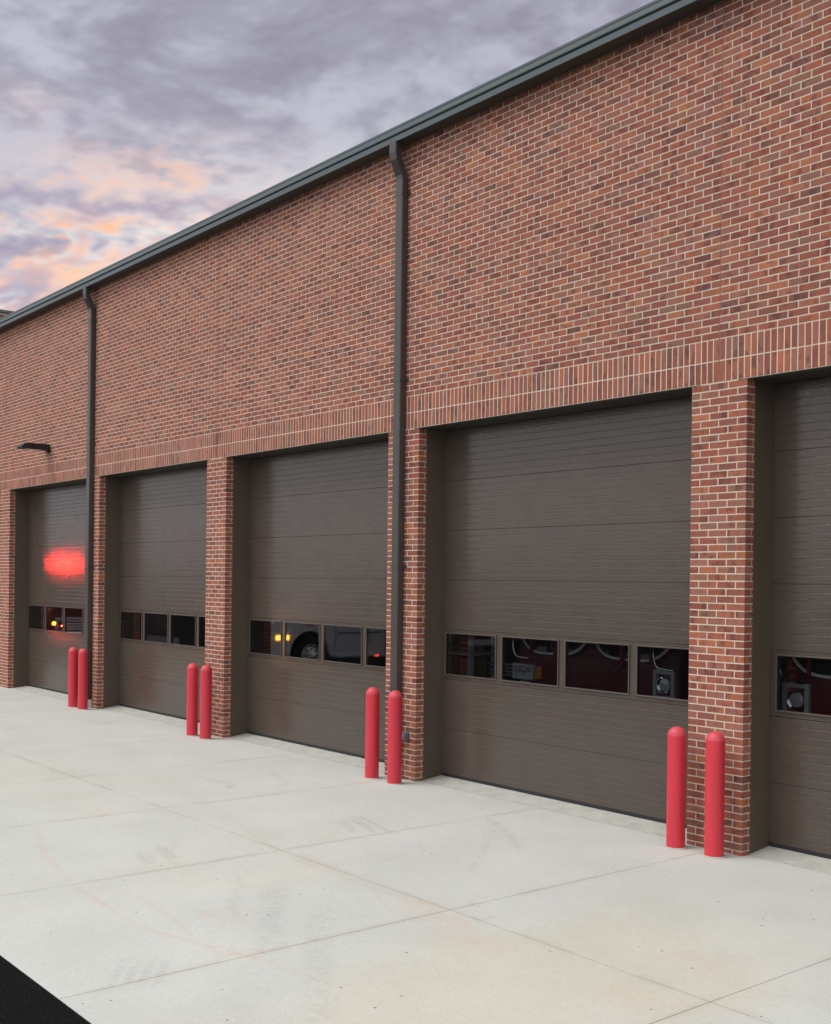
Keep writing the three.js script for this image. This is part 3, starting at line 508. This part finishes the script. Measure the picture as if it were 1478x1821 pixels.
// fire engine, nose towards +z at z = 0, standing on y = 0
function engine(label, pos, turn, longLamp = false) {
  const t = thing('fire_engine', label, 'fire engine', pos, turn);
  const pr = [[0.62, 0.0], [1.50, 0.02], [1.60, -0.01], [2.75, -0.22], [2.88, -0.32], [2.9, -3.0], [0.62, -3.0]];
  const s = new THREE.Shape(pr.map(([y, z]) => new THREE.Vector2(z, y)));
  const cab = new THREE.ExtrudeGeometry(s, { depth: 2.34, bevelEnabled: true, bevelSize: 0.05, bevelThickness: 0.05, bevelSegments: 4 }); cab.rotateY(-Math.PI / 2); cab.translate(1.17, 0, 0);
  part('cab', cab, M.redPaint, t);
  part('body', [rbox(-1.22, 1.22, 0.62, 2.8, -8.2, -3.12, 0.04)], M.redPaint, t);
  for (const k of [0, 1, 2]) for (const sx of [-1, 1]) part('shutter', [box(sx * 1.222 - 0.012, sx * 1.222 + 0.012, 0.8, 2.4, -4.75 - k * 1.6, -3.3 - k * 1.6)], M.steel, t);
  // two windscreens whose lower edges sag, each with a pale gasket
  for (const sx of [-1, 1]) {
    const zf = (y) => mix(0.04, -0.17, Math.max(0, y - 1.6) / 1.15) + 0.055, low = (u) => 1.57 + 0.20 * Math.pow(Math.abs(u * 2 - 1), 4);
    const P = [], I = [], N = 16, edge = [];
    for (let i = 0; i <= N; i++) { const u = i / N, x = sx * mix(0.05, 1.12, u), y0 = low(u), y1 = 2.62; P.push(x, y0, zf(y0), x, y1, zf(y1), x, y0, zf(y0) - 0.02, x, y1, zf(y1) - 0.02); edge.push(new THREE.Vector3(x, y0, zf(y0) + 0.004)); if (i < N) { const a = i * 4, b = a + 4; I.push(a, b, b + 1, a, b + 1, a + 1, a + 2, b + 3, b + 2, a + 2, a + 3, b + 3, a, a + 2, b + 2, a, b + 2, b); } }
    const g = new THREE.BufferGeometry(); g.setAttribute('position', new THREE.Float32BufferAttribute(P, 3)); g.setAttribute('uv', new THREE.Float32BufferAttribute(new Float32Array(P.length / 3 * 2), 2)); g.setIndex(I); g.computeVertexNormals();
    part('windscreen', g, M.darkGlass, t);
    part('gasket', new THREE.TubeGeometry(new THREE.CatmullRomCurve3(edge), 32, 0.017, 6), M.gasket, t);
    part('wiper', new THREE.TubeGeometry(new THREE.CatmullRomCurve3([new THREE.Vector3(sx * 0.35, 1.42, 0.09), new THREE.Vector3(sx * 0.55, 1.6, 0.12), new THREE.Vector3(sx * 0.62, 1.95, 0.06)]), 12, 0.011, 6), M.grey, t);
    part('mirror_arm', [cyl(0.028, 0.028, 0.55, sx * 0.5, 1.78, 0.13, 8), cyl(0.022, 0.022, 0.5, sx * 0.9, 1.80, 0.12, 8)], M.redLens, t);
    // headlamp: chrome square bezel with a round lamp
    if (longLamp && sx < 0) {
      const H = holder('headlight', t); H.position.set(-1.06, 1.33, 0.05);
      part('bezel', new THREE.ExtrudeGeometry(shapeBox(-0.17, 0.17, -0.085, 0.085, [[-0.145, 0.145, -0.062, 0.062]]), { depth: 0.05, bevelEnabled: true, bevelSize: 0.01, bevelThickness: 0.01, bevelSegments: 2 }), M.bezel, H);
      const rows = []; for (let i = 0; i < 4; i++) for (let j = 0; j < 2; j++) rows.push(rbox(-0.14 + i * 0.071, -0.075 + i * 0.071, -0.056 + j * 0.058, -0.004 + j * 0.058, 0.005, 0.035 + 0.012 * ((i + j) % 2), 0.012)); part('reflector', rows, M.bezel, H);
      part('corner_lamp', [rbox(0.19, 0.29, -0.075, 0.075, 0.0, 0.045, 0.012)], M.amberLens, H);
      const gr = []; for (let k = 0; k < 4; k++) gr.push(rbox(-0.62, -0.20, -0.075 + k * 0.042, -0.045 + k * 0.042, 0.0, 0.04, 0.006)); part('vent', gr, M.grey, H);
    }
    const H = holder(longLamp && sx < 0 ? 'fog_lamp' : 'headlight', t); if (longLamp && sx < 0) H.scale.setScalar(0.6); H.position.set(sx * 1.05, longLamp && sx < 0 ? 1.12 : 1.33, 0.05);
    const bz = new THREE.ExtrudeGeometry(shapeBox(-0.13, 0.13, -0.15, 0.15, [[-0.105, 0.105, -0.125, 0.125]]), { depth: 0.05, bevelEnabled: true, bevelSize: 0.012, bevelThickness: 0.012, bevelSegments: 3 }); part('bezel', bz, M.bezel, H);
    part('housing', [box(-0.105, 0.105, -0.125, 0.125, 0, 0.012)], M.grey, H);
    const lamp = new THREE.LatheGeometry([[0, 0.0], [0.05, 0.012], [0.085, 0.045], [0.092, 0.05], [0.09, 0.02]].map((p) => new THREE.Vector2(...p)), 28); lamp.rotateX(Math.PI / 2); lamp.translate(0, 0, 0.012); part('reflector', lamp, M.chrome, H);
    const lens = new THREE.SphereGeometry(0.084, 20, 10, 0, Math.PI * 2, 0, 1.1); lens.rotateX(Math.PI / 2); lens.scale(1, 1, 0.22); lens.translate(0, 0, 0.03); part('lens', lens, M.headLens, H);
    part('turn_signal', [rbox(sx * 1.05 - 0.11, sx * 1.05 + 0.11, 0.93, 1.03, 0.03, 0.08, 0.01)], M.amberLens, t);
    part('grab_rail', new THREE.TubeGeometry(new THREE.CatmullRomCurve3([[-0.16, 1.78], [-0.15, 1.62], [-0.10, 1.52], [0.0, 1.50], [0.12, 1.495]].map(([x, y]) => new THREE.Vector3(sx * 1.07 - sx * 0 + x, y, 0.11))), 24, 0.016, 8), M.chrome, t);
    part('side_window', [rbox(sx * 1.224 - 0.012, sx * 1.224 + 0.012, 1.65, 2.45, -1.25, -0.45, 0.005)], M.darkGlass, t);
  }
  const slats = []; for (let k = 0; k < 5; k++) slats.push(rbox(-0.62, 0.62, 0.84 + k * 0.08, 0.885 + k * 0.08, 0.03, 0.075, 0.01));
  part('grille', slats, M.chrome, t);
  part('bumper', [rbox(-1.25, 1.25, 0.48, 0.80, -0.1, 0.36, 0.04)], M.chrome, t);
  part('stripe', [box(-1.224, -1.221, 1.25, 1.4, -8.1, -0.2), box(1.221, 1.224, 1.25, 1.4, -8.1, -0.2)], M.white, t);
  const bar = holder('light_bar', t); part('base', [rbox(-0.8, 0.8, 2.91, 2.98, -0.75, -0.4, 0.02)], M.black, bar);
  for (const k of [-1, 0, 1]) part('lens', [rbox(k * 0.5 - 0.235, k * 0.5 + 0.235, 2.98, 3.1, -0.74, -0.41, 0.03)], M.redLens, bar);
  for (const z of [-1.55, -6.1]) for (const sx of [-1, 1]) wheel(t, sx * 1.08, 0.53, z, 0.53, 0.32, sx);
  return t;
}
engine('dark red fire engine behind the windows of the widest whole door', [-2.02, 0.045, -0.95], 0, true);
const eng2 = engine('red fire engine behind the door at the right edge, square chrome headlight showing', [1.74, 0.045, -0.80], 0);
{ const o = eng2.clone(); o.name = numbered('fire_engine'); o.userData = { ...eng2.userData, label: 'red fire engine out on the yard with its red lamps lit' }; scene.add(o); o.position.set(-26.2, 0, 4.0); o.rotation.y = Math.PI / 2; }

// silver rescue truck on the yard whose side shows in the door windows; nose towards the building
{
  const t = thing('rescue_truck', 'silver rescue truck mirrored in the windows of the middle door', 'truck', [-18.35, 0, 5.2], 0);
  const sh = new THREE.Shape(); sh.moveTo(0.02, 0.62); sh.lineTo(0.02, 1.15); sh.quadraticCurveTo(0.05, 1.32, 0.3, 1.36); sh.lineTo(1.35, 1.46); sh.lineTo(2.05, 2.25); sh.lineTo(3.6, 2.3); sh.lineTo(3.6, 0.52); sh.lineTo(1.9, 0.52); sh.absarc(1.25, 0.55, 0.62, 0, Math.PI, false); sh.lineTo(0.4, 0.6); sh.closePath();
  const g = new THREE.ExtrudeGeometry(sh, { depth: 2.1, bevelEnabled: true, bevelSize: 0.05, bevelThickness: 0.05, bevelSegments: 3 }); g.rotateY(-Math.PI / 2); g.translate(1.05, 0, 0);
  part('cab', g, M.silver, t);
  part('body', [rbox(-1.15, 1.15, 0.6, 2.9, 3.75, 7.6, 0.04)], M.silver, t);
  for (const sx of [-1, 1]) for (const k of [0, 1]) part('locker_door', [rbox(sx * 1.15 - 0.012, sx * 1.15 + 0.012, 0.8, 2.6, 3.95 + k * 1.8, 5.6 + k * 1.8, 0.008)], k ? M.redPaint : M.silver, t);
  part('bumper', [rbox(-1.12, 1.12, 0.45, 0.72, -0.22, 0.0, 0.04)], M.chrome, t);
  part('grille', [rbox(-0.6, 0.6, 0.78, 1.18, -0.06, 0.0, 0.02)], M.chrome, t);
  for (const sx of [-1, 1]) {
    part('door_seam', [box(sx * 1.101 - 0.003, sx * 1.101 + 0.003, 0.7, 2.1, 2.02, 2.035), box(sx * 1.101 - 0.003, sx * 1.101 + 0.003, 0.7, 2.1, 3.1, 3.115)], M.black, t);
    part('side_window', [rbox(sx * 1.1 - 0.01, sx * 1.1 + 0.01, 1.5, 2.12, 2.1, 3.05, 0.006)], M.darkGlass, t);
    part('running_board', [rbox(sx * 1.1 - 0.14, sx * 1.1 + 0.14, 0.42, 0.5, 2.0, 3.6, 0.02)], M.steel, t);
    part('door_handle', [rbox(sx * 1.115 - 0.02, sx * 1.115 + 0.02, 1.36, 1.40, 2.8, 3.02, 0.01)], M.chrome, t);
    part('trim_strip', [box(sx * 1.105 - 0.006, sx * 1.105 + 0.006, 1.05, 1.09, 2.1, 3.5)], M.chrome, t);
    for (const [z, x] of [[-0.035, 0.92]]) part('turn_signal', [rbox(sx * x - 0.12, sx * x + 0.12, 0.92, 1.06, z - 0.03, z + 0.03, 0.01)], M.amberLit, t);
    part('arch_lamp', [rbox(sx * 1.1 - 0.02, sx * 1.1 + 0.02, 1.27, 1.33, 1.15, 1.35, 0.008)], M.amberLens, t);
    part('step_lamp', [rbox(sx * 1.24 - 0.02, sx * 1.24 + 0.02, 0.44, 0.50, 3.2, 3.3, 0.008)], M.redLit, t);
    const hub = new THREE.LatheGeometry([[0.0, 0.10], [0.07, 0.10], [0.08, 0.06], [0.11, 0.05], [0.21, 0.005], [0.24, 0.01], [0.27, 0.05], [0.285, 0.04], [0.285, -0.02]].map((p) => new THREE.Vector2(...p)), 32); hub.rotateZ(-Math.PI / 2 * sx); hub.translate(sx * 1.13, 0.52, 1.25); part('hub_cap', hub, M.hub, t);
    const holes = []; for (let k = 0; k < 8; k++) holes.push(cyl(0.028, 0.028, 0.03, sx * 1.157, 0.52 + Math.cos(k * Math.PI / 4) * 0.165, 1.25 + Math.sin(k * Math.PI / 4) * 0.165, 12, 'x')); part('hub_hole', holes, M.black, t);
    part('side_marker', [rbox(sx * 1.105 - 0.02, sx * 1.105 + 0.02, 0.93, 1.05, 0.51, 0.62, 0.008)], M.amberLit, t);
    part('side_marker', [rbox(sx * 1.105 - 0.02, sx * 1.105 + 0.02, 0.93, 1.05, 0.24, 0.36, 0.008)], M.amberLit, t);
    part('headlight', [rbox(sx * 0.88 - 0.16, sx * 0.88 + 0.16, 1.08, 1.24, -0.045, 0.01, 0.02)], M.headLens, t);
    for (const z of [1.25, 6.0]) wheel(t, sx * 0.98, 0.52, z, 0.50, 0.3, sx);
    const l = new THREE.PointLight(new THREE.Color(1, 0.36, 0.04), 0.5, 8); l.position.set(sx * 0.92, 0.99, -0.12); t.add(l);
  }
}
// the lit red lamps of the engine on the yard
{
  const lamp = thing('warning_lamp', 'lit red warning lamp standing before the yard fire engine', 'lamp', [-25.0, 0, 3.16]);
  part('base', [cyl(0.22, 0.20, 0.05, 0, 0.025, 0, 28)], M.black, lamp);
  part('pole', [cyl(0.025, 0.025, 2.7, 0, 1.38, 0, 16)], M.steel, lamp);
  // a spot behind a rectangular shutter 0.8 m down its snout: half width w, half height h
  const aim = (y, x, ty, cd, deg, pen, w, h) => {
    const s = new THREE.SpotLight(new THREE.Color(1, 0.030, 0.018), cd, 40, deg * Math.PI / 180, pen, 2); s.castShadow = true; s.shadow.radius = 1.5;
    const head = holder('lamp_head', lamp); head.position.set(0, y, 0); head.lookAt(x, ty, DOORZ);
    s.position.set(0, 0, 0.09); s.target.position.set(0, 0, 5); head.add(s, s.target);
    part('housing', [cyl(0.09, 0.11, 0.05, 0, 0, 0, 24, 'z'), box(-0.12, -0.11, -0.1, 0.1, 0.0, 0.9), box(0.11, 0.12, -0.1, 0.1, 0.0, 0.9), box(-0.12, 0.12, 0.1, 0.11, 0.0, 0.9), box(-0.12, 0.12, -0.11, -0.1, 0.0, 0.9)], M.black, head);
    part('shutter', [box(-0.108, -w, -0.098, 0.098, 0.88, 0.885), box(w, 0.108, -0.098, 0.098, 0.88, 0.885), box(-w, w, h, 0.098, 0.88, 0.885), box(-w, w, -0.098, -h, 0.88, 0.885)], M.black, head);
    part('lens', [cyl(0.06, 0.06, 0.012, 0, 0, 0.06, 24, 'z')], M.redLit, head);
  };
  aim(2.80, -16.05, 2.70, 30, 4.5, 1, 0.031, 0.027); aim(1.05, -16.15, 1.17, 12, 3.5, 1, 0.024, 0.010);
  const b = part('beacon', [rbox(-0.05, 0.07, 1.29, 1.40, -0.30, -0.21, 0.04)], M.amberLit, lamp); b.position.set(0, -0.25, 0);
  part('beacon_arm', [box(-0.012, 0.012, 1.02, 1.05, -0.24, -0.02)], M.steel, lamp);
}

// ---------------------------------------------------------------- things inside the hall
{
  const k = thing('gear_rack', 'white framed rack of red turnout gear behind the left pane of the widest whole door', 'gear rack', [-4.55, 0.045, -1.15]);
  for (const x of [-0.42, 0.42]) for (const z of [-0.2, 0.2]) part('post', [rbox(x - 0.03, x + 0.03, 0, 2.0, z - 0.03, z + 0.03, 0.006)], M.white, k);
  for (const y of [0.2, 1.45, 1.93]) part('shelf', [rbox(-0.44, 0.44, y, y + 0.03, -0.22, 0.22, 0.008)], M.white, k);
  for (let i = 0; i < 6; i++) part('turnout_coat', [rbox(-0.37 + i * 0.125, -0.27 + i * 0.125, 0.75, 1.42, -0.16, 0.16, 0.04)], i % 3 === 2 ? M.tan : M.cloth, k);
  for (let i = 0; i < 4; i++) { const h = new THREE.SphereGeometry(0.1, 16, 8, 0, Math.PI * 2, 0, Math.PI / 2); h.scale(0.9, 1.1, 1.3); h.translate(-0.32 + i * 0.21, 1.482, 0); part('helmet', h, i % 2 ? M.tan : M.cloth, k); }
  const k2 = k.clone(); k2.name = numbered('gear_rack'); k2.userData = { label: 'white framed rack of red turnout gear standing inside the second door from the left', category: 'gear rack' }; k2.position.set(-16.15, 0.045, -1.6); scene.add(k2);
  const c = thing('storage_cabinet', 'red steel cabinet standing inside behind the second door', 'cabinet', [-14.9, 0.045, -2.1]);
  part('carcass', [rbox(-1.0, 1.0, 0, 1.9, -0.4, 0.4, 0.02)], M.redPaint, c);
  for (const sx of [-1, 1]) { const d = part('cabinet_door', [rbox(sx * 0.5 - 0.48, sx * 0.5 + 0.48, 0.06, 1.84, 0.401, 0.425, 0.008)], M.redPaint, c); part('handle', [rbox(sx * 0.08 - 0.012, sx * 0.08 + 0.012, 0.85, 1.1, 0.43, 0.46, 0.005)], M.chrome, d); }
  const w = thing('work_bench', 'white topped bench standing inside behind the second door', 'bench', [-13.75, 0.045, -1.15]);
  part('bench_top', [rbox(-0.7, 0.7, 0.9, 0.98, -0.35, 0.35, 0.015)], M.white, w);
  for (const x of [-0.62, 0.62]) for (const z of [-0.28, 0.28]) part('leg', [rbox(x - 0.03, x + 0.03, 0, 0.9, z - 0.03, z + 0.03, 0.006)], M.white, w);
  part('backboard', [rbox(-0.7, 0.7, 0.98, 1.25, -0.35, -0.31, 0.01)], M.white, w);
}

scene.traverse((o) => { if (o.isMesh) o.castShadow = o.receiveShadow = true; });
M.glass.side = THREE.FrontSide;
renderer.render(scene, camera);
